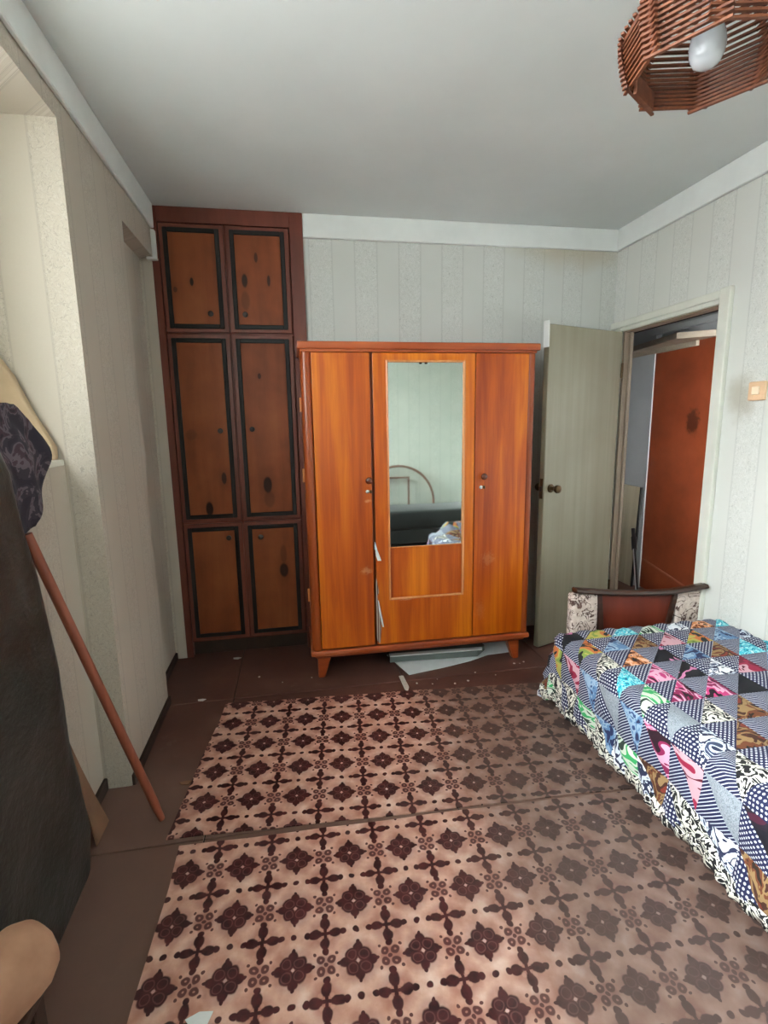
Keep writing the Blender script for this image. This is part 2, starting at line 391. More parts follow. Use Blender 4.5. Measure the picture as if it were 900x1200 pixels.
def tube(bm, path, rad, n=10):
    path = [Vector(p) for p in path]; rad = rad if isinstance(rad, (list, tuple)) else [rad] * len(path)
    t = bmesh.new(); rings = []; up = Vector((0.13, 0.31, 0.94)).normalized()
    for i, p in enumerate(path):
        d = (path[min(i + 1, len(path) - 1)] - path[max(i - 1, 0)]).normalized()
        if abs(d.dot(up)) > 0.95: up = Vector((1, 0.2, 0)).normalized()
        s = d.cross(up).normalized(); q = s.cross(d).normalized()
        rings.append([t.verts.new(p + (s * math.cos(k * math.tau / n) + q * math.sin(k * math.tau / n)) * rad[i]) for k in range(n)])
    for a, b in zip(rings, rings[1:]):
        for k in range(n): t.faces.new((a[k], a[(k + 1) % n], b[(k + 1) % n], b[k]))
    t.faces.new(rings[0][::-1]); t.faces.new(rings[-1])
    bmesh.ops.recalc_face_normals(t, faces=t.faces); merge(bm, t)
def lathe(bm, prof, c, axis=(0, 0, 1), n=20):
    """profile [(radius, height)] turned about axis through c"""
    t = bmesh.new(); rings = []
    for r, h in prof:
        rings.append([t.verts.new((max(r, 1e-5) * math.cos(k * math.tau / n), max(r, 1e-5) * math.sin(k * math.tau / n), h)) for k in range(n)])
    for a, b in zip(rings, rings[1:]):
        for k in range(n): t.faces.new((a[k], a[(k + 1) % n], b[(k + 1) % n], b[k]))
    t.faces.new(rings[0][::-1]); t.faces.new(rings[-1])
    bmesh.ops.recalc_face_normals(t, faces=t.faces)
    q = Vector((0, 0, 1)).rotation_difference(Vector(axis)).to_matrix().to_4x4()
    merge(bm, t, Matrix.Translation(c) @ q)
def grid(bm, f, nu, nv, uv=False):
    t = bmesh.new(); V = [[t.verts.new(f(i / nu, j / nv)) for j in range(nv + 1)] for i in range(nu + 1)]
    for i in range(nu):
        for j in range(nv): t.faces.new((V[i][j], V[i + 1][j], V[i + 1][j + 1], V[i][j + 1]))
    merge(bm, t)

def wloc(o):
    v = Vector(o.location)
    while o.parent: o = o.parent; v += Vector(o.location)
    return v
def obj(name, bm, mat, parent=None, loc=None, smooth=False):
    """world-space bmesh -> one mesh object with its origin at loc (a thing) or at its parent's origin (a part)"""
    base = Vector(loc) if loc is not None else (wloc(parent) if parent else Vector((0, 0, 0)))
    bmesh.ops.translate(bm, verts=bm.verts, vec=-base)
    me = bpy.data.meshes.new(name); bm.to_mesh(me); bm.free()
    if mat: me.materials.append(MAT[mat] if isinstance(mat, str) else mat)
    if smooth:
        for p in me.polygons: p.use_smooth = True
    o = bpy.data.objects.new(name, me); COL.objects.link(o)
    if parent:
        o.parent = parent; o.location = base - wloc(parent)
    else: o.location = base
    return o
def tag(o, label, cat=None, group=None, kind=None):
    o['label'] = label
    if cat: o['category'] = cat
    if group: o['group'] = group
    if kind: o['kind'] = kind
    return o
def thing(name, label, cat, loc, group=None):
    o = bpy.data.objects.new(name, None); COL.objects.link(o); o.location = loc; o.empty_display_size = 0.1
    return tag(o, label, cat, group)
def struct(name, label, bm, mat, cat=None, smooth=False):
    o = obj(name, bm, mat, smooth=smooth); return tag(o, label, cat, kind='structure')
def autosmooth(o, ang=40):
    me = o.data
    for p in me.polygons: p.use_smooth = True
    bm = bmesh.new(); bm.from_mesh(me)
    for e in bm.edges:
        if len(e.link_faces) == 2 and e.calc_face_angle(0) > math.radians(ang): e.smooth = False
    bm.to_mesh(me); bm.free(); return o

# ------------------------------------------------------------------ room shell
XL, XR, YB, YR, H = -0.69, 2.057, 3.115, -0.72, 2.55
bm = B()
box(bm, -1.15, XL, 1.95, 2.56, 0, H)                 # pier
box(bm, -1.15, -1.0, 1.36, 1.95, 1.27, 2.365)        # unseen stub beside the glazing, added to keep light off the reveal
box(bm, -1.15, XL, 2.56, 3.09, 2.285, H)             # beam over the shallow recess
box(bm, -1.15, -0.765, 2.56, 3.09, 0, 2.285)         # recess back
box(bm, -1.15, -0.70, 3.09, 3.30, 0, H)
struct('wall_left', 'pale papered window wall with deep reveal and shallow recess', bm, 'wallpaper_left', 'wall')
bm = B(); box(bm, -1.15, XL, YR - 0.1, -0.45, 0, H)
struct('wall_left_rear', 'papered wall beyond the window', bm, 'wallpaper_left', 'wall')
bm = B(); box(bm, -1.15, XL, -0.45, 1.95, 2.365, H)
struct('wall_left_lintel', 'papered lintel over the window recess', bm, 'wallpaper_left', 'wall')
bm = B(); box(bm, -1.15, -0.79, -0.45, 1.95, 0, 1.27)
struct('wall_left_apron', 'papered wall below the window sill', bm, 'wallpaper_left', 'wall')
bm = B(); box(bm, 0.10, XR + 0.1, YB, YB + 0.1, 0, H)
struct('wall_back', 'grey striped wallpaper wall behind the wardrobe', bm, 'wallpaper_back', 'wall')
bm = B()
OY0, OY1, OZ = 2.25, 3.01, 1.945; WT = 0.055
box(bm, XR, XR + WT, YR - 0.1, OY0, 0, H); box(bm, XR, XR + WT, OY1, YB, 0, H); box(bm, XR, XR + WT, OY0, OY1, OZ, H)
struct('wall_right', 'bright papered wall with the doorway and the light switch', bm, 'wallpaper_right', 'wall')
bm = B(); box(bm, XL, XR, YR - 0.1, YR, 0, H)
struct('wall_rear', 'greenish papered wall seen in the wardrobe mirror', bm, 'wallpaper_rear', 'wall')
bm = B(); box(bm, -1.15, XR + 0.1, YR - 0.1, YB + 0.4, H, H + 0.08)
struct('ceiling', 'plain greyish white painted ceiling', bm, 'ceiling_paint', 'ceiling')
# floor of painted hardboard sheets
fl = struct('floor', 'dark red-brown painted hardboard floor', (lambda b_: (box(b_, -1.15, XR + 0.1, YR - 0.1, YB + 0.4, -0.06, -0.012), b_)[1])(B()), 'black_paint', 'floor')
xs = [-1.1, -0.365, 0.535, 1.40, XR]; ys = [YR, 0.55, 1.62, 2.545, 3.30]
for i in range(len(xs) - 1):
    for j in range(len(ys) - 1):
        b_ = B(); g = 0.0025; dz = random.uniform(-0.0015, 0.0)
        box(b_, xs[i] + g, xs[i + 1] - g, ys[j] + g, ys[j + 1] - g, -0.012, dz, 0.0012, 1)
        obj('floor_panel', b_, 'floor_paint', fl)

# cornices
def cornice(name, label, pts):
    bm = B()
    for a in pts: box(bm, *a, 0.004, 1)
    struct(name, label, bm, 'cornice_paint', 'cornice')
cornice('trim_1', 'white painted cornice band above the wardrobe', [(0.105, XR, YB - 0.022, YB, 2.425, H)])
cornice('trim_2', 'white painted cornice band above the doorway', [(XR - 0.022, XR, YR, YB - 0.022, 2.425, H)])
cornice('trim_3', 'grey painted cornice band above the window', [(XL, XL + 0.018, YR, 3.07, 2.428, H)])
bm = B(); box(bm, XL + 0.001, XL + 0.014, 1.95, 2.56, 0, 0.045, 0.003, 1); box(bm, -0.764, -0.75, 2.562, 3.08, 0, 0.045, 0.003, 1)
struct('baseboard_left', 'narrow dark brown baseboard along the window wall', bm, 'dark_baseboard', 'baseboard')
bm = B(); box(bm, -0.789, -0.775, 1.0, 1.948, 0, 0.05, 0.003, 1)
struct('baseboard_window', 'dark baseboard strip under the window', bm, 'dark_baseboard', 'baseboard')
bm = B(); box(bm, XL + 0.0, XL + 0.020, 3.055, 3.088, 2.285, 2.42, 0.002, 1); box(bm, -0.72, XL + 0.022, 3.055, 3.088, 2.272, 2.285, 0.002, 1)
struct('trim_4', 'short pale end strip of the beam beside the cupboard', bm, 'cornice_paint', 'trim')

# window in the left wall
wn = thing('window_1', 'white framed window in the deep reveal', 'window', (-1.05, 0.75, 1.29)); wn['kind'] = 'structure'
bm = B()
for y in (-0.45, 0.16, 0.75, 1.30): box(bm, -1.08, -1.02, y, y + 0.06, 1.275, 2.36, 0.005, 1)
box(bm, -1.08, -1.02, -0.45, 1.36, 2.30, 2.362, 0.005, 1); box(bm, -1.08, -1.02, -0.45, 1.36, 1.275, 1.34, 0.005, 1)
obj('window_frame', bm, 'casing_paint', wn)
for y0, y1 in ((-0.39, 0.16), (0.22, 0.75), (0.81, 1.30)):
    bm = B(); box(bm, -1.053, -1.049, y0, y1, 1.34, 2.30); obj('pane', bm, 'window_glass', wn)
bm = B(); box(bm, -0.998, -0.788, -0.44, 1.945, 1.27, 1.29, 0.003, 1); obj('window_sill', bm, 'casing_paint', wn)

# door casing (trim) with stepped profile
bm = B()
def casing_v(y0, y1, z1):
    box(bm, XR - 0.026, XR, y0, y1, 0, z1, 0.005, 2)
casing_v(2.190, 2.252, 2.0)
box(bm, XR - 0.012, XR + 0.0, 2.246, 2.262, 0, 1.955, 0.003, 1)
box(bm, XR - 0.022, XR, 3.01, 3.07, 0, 1.95, 0.006, 2)
box(bm, XR - 0.024, XR, 2.25, 3.113, 1.955, 1.995, 0.006, 2); box(bm, XR - 0.016, XR + 0.01, 2.25, 3.06, 1.932, 1.958, 0.004, 1)
struct('trim_5', 'cream painted wooden casing around the open doorway', bm, 'casing_paint', 'door casing')

bm = B(); box(bm, XR + 0.001, XR + 0.06, 2.252, 2.262, 0, 1.945); box(bm, XR + 0.001, XR + 0.06, 2.99, 3.008, 0, 1.945)
box(bm, XR + 0.001, XR + 0.06, 2.262, 2.99, 1.925, 1.945); box(bm, XR + 0.03, XR + 0.045, 2.975, 2.99, 0, 1.925, 0.002, 1)
struct('trim_6', 'worn beige inner jamb lining of the doorway', bm, 'jamb_paint', 'door jamb')

# hallway beyond the doorway
HX = 2.80
bm = B(); box(bm, HX, HX + 0.1, 1.1, 2.72, 0, H); box(bm, HX, HX + 0.1, 3.70, 5.0, 0, H); box(bm, HX, HX + 0.1, 2.72, 3.70, 2.07, H)
box(bm, HX + 0.06, HX + 0.1, 2.72, 3.70, 0, 2.07)
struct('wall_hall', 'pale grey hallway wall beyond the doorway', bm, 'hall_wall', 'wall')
bm = B(); box(bm, XR, HX + 0.1, 5.0, 5.1, 0, H); box(bm, XR + WT, HX + 0.1, 1.0, 1.1, 0, H)
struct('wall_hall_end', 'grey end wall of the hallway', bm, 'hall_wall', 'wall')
bm = B(); box(bm, XR, XR + WT, YB + 0.1, 5.0, 0, H); 
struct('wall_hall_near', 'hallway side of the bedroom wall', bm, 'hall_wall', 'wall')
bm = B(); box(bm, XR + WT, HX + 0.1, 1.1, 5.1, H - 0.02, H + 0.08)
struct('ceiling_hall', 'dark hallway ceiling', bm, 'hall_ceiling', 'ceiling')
bm = B(); box(bm, XR, HX + 0.1, 1.1, 5.1, -0.06, -0.001)
struct('floor_hall', 'brown hallway floor beyond the doorway', bm, 'floor_paint', 'floor')
d2 = thing('door_2', 'red-brown flush hallway door with a dark worn patch', 'door', (HX, 3.2, 0)); d2['kind'] = 'structure'
bm = B(); box(bm, HX + 0.005, HX + 0.045, 2.74, 3.68, 0.01, 1.95, 0.003, 1); obj('leaf', bm, 'hall_door_skin', d2)
bm = B()
prism(bm, [(HX + 0.002, 3.66, 0.26), (HX + 0.002, 2.76, 0.10), (HX + 0.002, 2.76, 0.085), (HX + 0.002, 3.66, 0.245)], (0.004, 0, 0))
obj('scuffed_strip', bm, 'scuffed_paint', d2)
bm = B(); box(bm, HX - 0.015, HX + 0.02, 2.70, 3.75, 2.03, 2.075, 0.004, 1); box(bm, HX - 0.002, HX + 0.05, 3.68, 3.705, 0, 2.05)
box(bm, HX - 0.002, HX + 0.05, 2.715, 2.74, 0, 2.05); obj('door_frame', bm, 'hall_wall', d2)
lf = thing('loft_cupboard', 'loft cupboard front above the hallway door, coloured dark as shade', 'cupboard', (2.79, 3.7, 2.08))
for y0, y1 in ((2.40, 3.22), (3.23, 4.05), (4.06, 4.88)):
    bm = B(); box(bm, 2.78, 2.798, y0, y1, 2.085, 2.50, 0.003, 1); obj('loft_door', bm, 'loft_shade', lf)
sh = thing('hall_shelf', 'pale wooden corner shelf high on the hallway wall', 'shelf', (2.74, 3.5, 1.93))
bm = B(); prism(bm, [(2.585, 3.20, 1.925), (2.798, 3.04, 1.925), (2.798, 4.02, 1.925), (2.74, 4.02, 1.925)], (0, 0, 0.042), 0.003); obj('shelf_board', bm, 'shelf_wood', sh)
bm = B(); box(bm, 2.775, 2.80, 3.24, 3.98, 1.89, 1.925, 0.002, 1); obj('batten', bm, 'shelf_wood', sh)
lb = thing('leaning_board', 'pale laminated board leaning on the hallway wall beside the door', 'board', (2.76, 3.85, 0))
bm = B(); prism(bm, [(2.755, 3.72, 0), (2.755, 4.04, 0), (2.782, 4.04, 0.845), (2.782, 3.72, 0.84)], (0.012, 0, 0), 0.001); obj('panel', bm, 'pale_board', lb)
bm = B(); prism(bm, [(2.752, 3.708, 0), (2.752, 3.722, 0), (2.780, 3.722, 0.842), (2.780, 3.708, 0.842)], (0.014, 0, 0)); obj('edge_band', bm, 'black_paint', lb)
pt = thing('vacuum_tube', 'black telescopic tube leaning against the pale board', 'tube', (2.60, 3.42, 0))
T0, T1_ = Vector((2.585, 3.40, 0.0)), Vector((2.735, 3.712, 0.50))
def tp(t, dx=0.0): return T0.lerp(T1_, t) + Vector((dx, dx * 0.5, 0))
bm = B(); tube(bm, [tp(0.0), tp(0.80)], 0.012, 14); autosmooth(obj('shaft', bm, 'black_plastic', pt))
bm = B(); tube(bm, [tp(0.70), tp(0.88)], 0.020, 14); autosmooth(obj('collar', bm, 'black_plastic', pt))
bm = B(); tube(bm, [tp(0.88), tp(1.0)], 0.015, 14); autosmooth(obj('end_sleeve', bm, 'black_plastic', pt))
bm = B(); tube(bm, [tp(0.04, -0.013), tp(0.78, -0.013)], 0.004, 8); autosmooth(obj('slide_rail', bm, 'steel', pt))

# bedroom door leaf, open into the room
hx, hy, lx, ly = XR - 0.03, 3.0, 1.425, 2.775
ang = math.atan2(ly - hy, lx - hx); wd = math.hypot(lx - hx, ly - hy)
d1 = thing('door_1', 'cream painted flush door standing open beside the wardrobe', 'door', (hx, hy, 0)); d1['kind'] = 'structure'
T1 = Matrix.Translation((hx, hy, 0)) @ Matrix.Rotation(ang, 4, 'Z')      # local x runs along the leaf, -y/+y across
def dl(name, bm, mat, parent=d1):
    bmesh.ops.transform(bm, matrix=T1, verts=bm.verts); return obj(name, bm, mat, parent)
bm = B(); box(bm, 0, wd, -0.02, 0.02, 0.012, 1.925, 0.003, 1); leaf = dl('leaf', bm, 'door_paint')
bm = B(); box(bm, wd, wd + 0.006, -0.021, 0.021, 1.80, 1.945, 0.002, 1); dl('edge_plate', bm, 'white_paint')
kn = B(); lathe(kn, [(0.004, 0), (0.026, 0.0), (0.026, 0.004), (0.012, 0.008), (0.010, 0.03), (0.020, 0.038), (0.025, 0.05), (0.022, 0.062), (0.008, 0.068)], (wd - 0.055, 0.02, 1.0), (0, 1, 0), 20)
k = dl('knob', kn, 'old_brass'); autosmooth(k)
kn = B(); lathe(kn, [(0.004, 0), (0.026, 0.0), (0.026, 0.004), (0.012, 0.008), (0.010, 0.03), (0.020, 0.038), (0.025, 0.05), (0.022, 0.062), (0.008, 0.068)], (wd - 0.055, -0.02, 1.0), (0, -1, 0), 20)
k = dl('knob', kn, 'old_brass'); autosmooth(k)
bm = B(); box(bm, wd, wd + 0.003, -0.012, 0.012, 0.94, 1.06, 0.001, 1); lk = dl('latch_plate', bm, 'old_brass')
bm = B(); box(bm, wd, wd + 0.012, -0.006, 0.006, 0.985, 1.015, 0.002, 1); dl('latch_bolt', bm, 'dark_knob')
for z in (0.25, 1.65):
    bm = B(); lathe(bm, [(0.008, 0), (0.008, 0.09)], (-0.006, 0.026, z), (0, 0, 1), 10); dl('hinge', bm, 'old_brass')

# light switch
sw = thing('light_switch', 'pale orange square light switch on the papered wall', 'light switch', (XR, 2.008, 1.51))
bm = B(); box(bm, XR - 0.014, XR, 1.964, 2.052, 1.468, 1.552, 0.006, 2); obj('plate', bm, 'switch_plastic', sw)
bm = B(); box(bm, XR - 0.022, XR - 0.012, 1.99, 2.026, 1.494, 1.530, 0.003, 2); obj('rocker', bm, 'switch_rocker', sw)

# ------------------------------------------------------------------ linoleum sheets
def sheet(name, label, loc, rz, poly):
    bm = B(); prism(bm, [(x, y, 0.0005) for x, y in poly], (0, 0, 0.004))
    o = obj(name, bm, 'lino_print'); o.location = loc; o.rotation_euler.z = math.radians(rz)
    tag(o, label, 'linoleum', 'patterned linoleum sheets'); return o
# local origin = a flower centre
def wobble(p0, p1, n, amp):
    out = []
    for i in range(n):
        t = i / n; v = Vector(p0).lerp(Vector(p1), t); k = (math.sin(i * 1.7) + math.sin(i * 0.61 + 1)) * amp * (0 if i == 0 else 1)
        d = (Vector(p1) - Vector(p0)).normalized(); out.append((v.x - d.y * k, v.y + d.x * k))
    return out
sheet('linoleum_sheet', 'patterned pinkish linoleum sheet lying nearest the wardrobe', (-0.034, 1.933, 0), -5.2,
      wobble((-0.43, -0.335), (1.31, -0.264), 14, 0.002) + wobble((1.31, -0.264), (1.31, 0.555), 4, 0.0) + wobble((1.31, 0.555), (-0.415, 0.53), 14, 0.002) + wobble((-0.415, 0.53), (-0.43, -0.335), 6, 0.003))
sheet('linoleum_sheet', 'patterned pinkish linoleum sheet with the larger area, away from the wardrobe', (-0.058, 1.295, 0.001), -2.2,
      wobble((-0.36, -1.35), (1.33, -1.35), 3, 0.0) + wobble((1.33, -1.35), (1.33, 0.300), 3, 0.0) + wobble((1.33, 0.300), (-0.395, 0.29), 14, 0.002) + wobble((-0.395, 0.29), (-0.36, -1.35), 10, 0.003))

# ------------------------------------------------------------------ wardrobe
WX0, WX1, WY0, WY1 = 0.047, 1.313, 2.657, 3.04
wr = thing('wardrobe', 'orange-brown lacquered three-door wardrobe with a tall mirror', 'wardrobe', (0.68, 2.87, 0))
bm = B()
box(bm, WX0 + 0.012, WX0 + 0.04, WY0 + 0.02, WY1, 0.165, 1.765, 0.002, 1); box(bm, WX1 - 0.04, WX1 - 0.012, WY0 + 0.02, WY1, 0.165, 1.765, 0.002, 1)
box(bm, WX0 + 0.04, WX1 - 0.04, WY1 - 0.01, WY1, 0.165, 1.765); box(bm, WX0 + 0.04, WX1 - 0.04, WY0 + 0.03, WY1 - 0.01, 0.165, 0.19)
box(bm, WX0 + 0.04, WX1 - 0.04, WY0 + 0.03, WY1 - 0.01, 1.74, 1.765)
box(bm, 0.400, 0.418, WY0 + 0.03, WY1 - 0.01, 0.19, 1.74); box(bm, 0.956, 0.974, WY0 + 0.03, WY1 - 0.01, 0.19, 1.74)
obj('carcass', bm, 'wardrobe_side_wood', wr)
# rounded corner posts
for x, s in ((WX0 + 0.030, -1), (WX1 - 0.026, 1)):
    bm = B(); rr = 0.024 if s < 0 else 0.020
    pts = [(x + rr * math.cos(a) * 1.15, WY0 + 0.02 + rr * math.sin(a), 0.165) for a in [math.radians(180 + 15 * i) for i in range(13)]]
    prism(bm, pts, (0, 0, 1.60)); autosmooth(obj('corner_post', bm, 'wardrobe_side_wood', wr), 50)
bm = B(); box(bm, WX0 - 0.010, WX1 + 0.012, WY0 - 0.018, WY1 + 0.006, 1.765, 1.802, 0.007, 3); box(bm, WX0 + 0.004, WX1 - 0.004, WY0 - 0.006, WY1, 1.752, 1.768, 0.003, 1)
obj('top_board', bm, 'wardrobe_trim_wood', wr)
bm = B(); box(bm, WX0 - 0.004, WX1 + 0.004, WY0 - 0.014, WY1 + 0.002, 0.136, 0.168, 0.010, 3); box(bm, WX0 + 0.02, WX1 - 0.02, WY0 + 0.01, WY1 - 0.01, 0.118, 0.14, 0.003, 1)
obj('base_board', bm, 'wardrobe_trim_wood', wr)
for x, y, sx, sy in ((0.115, WY0 + 0.05, -1, -1), (1.228, WY0 + 0.05, 1, -1), (0.115, WY1 - 0.06, -1, 1), (1.228, WY1 - 0.06, 1, 1)):
    t = bmesh.new(); A = []
    for z, hw, ox in ((0.12, 0.036, 0.0), (0.0, 0.019, 0.018)):
        A.append([t.verts.new((x + sx * ox + a * hw, y + sy * ox + b * hw, z)) for a, b in ((-1, -1), (1, -1), (1, 1), (-1, 1))])
    t.faces.new(A[0]); t.faces.new(A[1][::-1])
    for i in range(4): t.faces.new((A[0][i], A[0][(i + 1) % 4], A[1][(i + 1) % 4], A[1][i]))
    bmesh.ops.recalc_face_normals(t, faces=t.faces); bmesh.ops.bevel(t, geom=t.edges[:], offset=0.005, segments=2, affect='EDGES')
    bm = B(); merge(bm, t); autosmooth(obj('leg', bm, 'wardrobe_trim_wood', wr))
DY = WY0 - 0.004                                     # door faces
def wknob(parent, x, z):
    bm = B(); lathe(bm, [(0.003, 0), (0.008, 0.0), (0.008, 0.010), (0.016, 0.016), (0.0185, 0.024), (0.014, 0.031), (0.002, 0.033)], (x, DY, z), (0, -1, 0), 18)
    autosmooth(obj('knob', bm, 'brown_knob', parent), 60)
def wkey(parent, x, z, shift):
    bm = B(); lathe(bm, [(0.002, 0), (0.011, 0), (0.010, 0.003), (0.002, 0.004)], (x, DY, z), (0, -1, 0), 16)
    obj('keyhole_plate', bm, 'chrome', parent)
    bm = B(); box(bm, x + shift - 0.006, x + shift + 0.006, DY - 0.012, DY, z - 0.009, z + 0.009, 0.003, 1); obj('key', bm, 'old_brass', parent)
def flat_door(x0, x1, ajar=0.0):
    bm = B(); t = bmesh.new()
    box(bm, x0, x1, DY, DY + 0.022, 0.175, 1.75, 0.003, 2)
    return obj('door', bm, 'wardrobe_wood', wr)
dL = flat_door(0.104, 0.399); wknob(dL, 0.380, 1.10); wkey(dL, 0.374, 1.04, 0.017)
dR = flat_door(0.968, 1.267); wknob(dR, 1.014, 1.10); wkey(dR, 1.004, 1.04, 0.017)
bm = B()
box(bm, 0.414, 0.487, DY, DY + 0.022, 0.175, 1.75, 0.003, 2); box(bm, 0.906, 0.964, DY, DY + 0.022, 0.175, 1.75, 0.003, 2)
box(bm, 0.485, 0.908, DY + 0.0004, DY + 0.0216, 1.708, 1.7495, 0.002, 1); box(bm, 0.485, 0.908, DY + 0.0004, DY + 0.0216, 0.1755, 0.436, 0.002, 1)
dC = obj('door', bm, 'wardrobe_wood', wr); dC['label'] = 'middle door holding the mirror'
bm = B(); box(bm, 0.487, 0.906, DY + 0.013, DY + 0.020, 0.436, 0.724, 0.001, 1); obj('lower_panel', bm, 'wardrobe_wood', dC)
bm = B(); box(bm, 0.487, 0.906, DY + 0.007, DY + 0.011, 0.728, 1.708); obj('mirror', bm, 'mirror_glass', dC)
def mould(x0, x1, z0, z1):
    bm = B(); box(bm, x0, x1, DY - 0.006, DY + 0.012, z0, z1, 0.004, 2); obj('moulding', bm, 'mould_wood', dC)
mould(0.482, 0.493, 0.430, 1.714); mould(0.899, 0.911, 0.430, 1.714); mould(0.493, 0.899, 1.703, 1.714); mould(0.493, 0.899, 0.430, 0.441)
bm = B(); box(bm, 0.493, 0.899, DY + 0.004, DY + 0.016, 0.7235, 0.7295, 0.001, 1); obj('mirror_ledge', bm, 'mould_wood', dC)
for x in (0.66, 0.69): 
    bm = B(); box(bm, x, x + 0.014, DY + 0.001, DY + 0.008, 1.695, 1.706, 0.002, 1); obj('mirror_clip', bm, 'dark_knob', dC)
for z in (1.46, 1.10, 0.45):
    bm = B(); lathe(bm, [(0.006, 0), (0.006, 0.07)], (WX0 - 0.002, WY0 + 0.02, z), (0, 0, 1), 10); obj('hinge', bm, 'mould_wood', wr)

# rags caught in the wardrobe door gap
def ribbon(name, label, cat, pts, mat, wdt=0.012, th=0.003, grp=None):
    """crumpled strip hanging along pts (x, y, z, width)"""
    bm = B(); t = bmesh.new(); R = []
    for (x, y, z, w_) in pts:
        R.append([t.verts.new((x - w_, y, z)), t.verts.new((x + w_, y - w_ * 0.3, z)), t.verts.new((x + w_, y + th, z)), t.verts.new((x - w_, y + th, z))])
    for a, b in zip(R, R[1:]):
        for i in range(4): t.faces.new((a[i], a[(i + 1) % 4], b[(i + 1) % 4], b[i]))
    t.faces.new(R[0][::-1]); t.faces.new(R[-1]); bmesh.ops.recalc_face_normals(t, faces=t.faces)
    merge(bm, t); z0 = min(p[2] for p in pts)
    return tag(obj(name, bm, mat, loc=(pts[0][0], pts[0][1], z0)), label, cat, grp)
ry = DY - 0.006
ribbon('cloth_tag', 'small white cloth tag sticking out of the wardrobe door gap', 'cloth tag',
       [(0.408, ry, 0.765, 0.002), (0.409, ry, 0.745, 0.005), (0.412, ry, 0.725, 0.007), (0.414, ry - 0.004, 0.722, 0.005), (0.421, ry - 0.004, 0.69, 0.010), (0.430, ry - 0.006, 0.662, 0.010)], 'white_card')
ribbon('striped_rag', 'striped rag hanging from the foot of the wardrobe door gap', 'rag',
       [(0.409, ry, 0.56, 0.002), (0.414, ry, 0.52, 0.006), (0.416, ry, 0.48, 0.008), (0.411, ry, 0.46, 0.003), (0.414, ry, 0.42, 0.007), (0.418, ry - 0.003, 0.36, 0.011), (0.420, ry - 0.004, 0.28, 0.013), (0.419, ry - 0.002, 0.21, 0.010), (0.422, ry, 0.185, 0.004)], 'striped_rag')
ribbon('cloth_strip', 'narrow pale cloth strip beside the striped rag in the wardrobe gap', 'rag',
       [(0.418, ry - 0.014, 0.44, 0.002), (0.426, ry - 0.014, 0.38, 0.004), (0.436, ry - 0.014, 0.32, 0.005), (0.443, ry - 0.014, 0.285, 0.004)], 'white_card')

# things lying under the wardrobe
bm = B(); prism(bm, [(0.50, 2.87, 0.001), (0.58, 2.60, 0.001), (0.80, 2.645, 0.001), (0.97, 2.69, 0.001), (1.10, 2.745, 0.001), (1.30, 2.76, 0.001), (1.30, 2.90, 0.001), (1.0, 2.97, 0.001)], (0, 0, 0.003))
tag(obj('white_sheet', bm, 'white_card', loc=(0.9, 2.8, 0)), 'flat white card sheet lying on the floor under the wardrobe', 'card sheet')
gp = thing('glass_panel', 'grey glass panel with a white edge lying under the wardrobe', 'glass panel', (0.82, 2.78, 0))
bm = B(); prism(bm, [(0.50, 2.76, 0.006), (1.03, 2.73, 0.006), (1.10, 2.80, 0.006), (1.08, 3.0, 0.006), (0.52, 3.02, 0.006)], (0, 0, 0.035), 0.002); obj('panel', bm, 'grey_glass', gp)
bm = B(); prism(bm, [(0.50, 2.758, 0.041), (1.06, 2.735, 0.041), (1.07, 2.765, 0.041), (0.50, 2.79, 0.041)], (0, 0, 0.008), 0.001); obj('edge_strip', bm, 'white_card', gp)

# ------------------------------------------------------------------ built-in cupboard
CY = 3.090
cb = thing('built_in_cupboard', 'tall built-in corner cupboard with six black-banded brown doors', 'cupboard', (-0.3, 3.2, 0))
bm = B()
box(bm, -0.700, -0.662, CY, CY + 0.08, 0.0, 2.549, 0.002, 1); box(bm, 0.030, 0.104, CY, CY + 0.08, 0.0, 2.549, 0.002, 1)
box(bm, -0.662, 0.030, CY, CY + 0.08, 2.470, 2.549, 0.002, 1)
for z in (1.895, 0.826, 0.094): box(bm, -0.662, 0.030, CY + 0.012, CY + 0.08, z, z + 0.016)
box(bm, -0.324, -0.312, CY + 0.012, CY + 0.08, 0.1, 2.47)
obj('frame', bm, 'cupboard_red_wood', cb)
bm = B(); box(bm, -0.70, 0.104, CY + 0.045, CY + 0.06, 0, 0.1); obj('toe_board', bm, 'dark_baseboard', cb)
bm = B(); box(bm, -0.70, 0.104, CY + 0.08, CY + 0.2, 0, 2.549); obj('carcass', bm, 'cupboard_red_wood', cb)
K = {0: [(-0.504, 2.17, .010, .022, 1), (-0.592, 2.128, .010, .014, .6)], 1: [(-0.157, 2.304, .010, .026, .8), (-0.224, 2.182, .016, .036, 1), (-0.094, 2.186, .009, .030, .9), (-0.225, 2.08, .024, .05, .35)],
     2: [(-0.407, 1.096, .014, .035, .9), (-0.501, 0.918, .021, .042, 1), (-0.57, 1.35, .03, .03, .25)], 3: [(-0.174, 1.672, .009, .016, .8), (-0.161, 1.047, .024, .046, 1), (-0.155, 0.96, .03, .05, .35)],
     4: [], 5: [(-0.092, 0.522, .026, .044, 1), (-0.09, 0.62, .02, .06, .35)]}
rows = [(1.905, 2.466), (0.838, 1.900), (0.106, 0.832)]
kn = [(-0.414, 2.003), (-0.23, 2.002), (-0.407, 1.368), (-0.23, 1.374), (-0.401, 0.743), (-0.218, 0.738)]
idx = 0
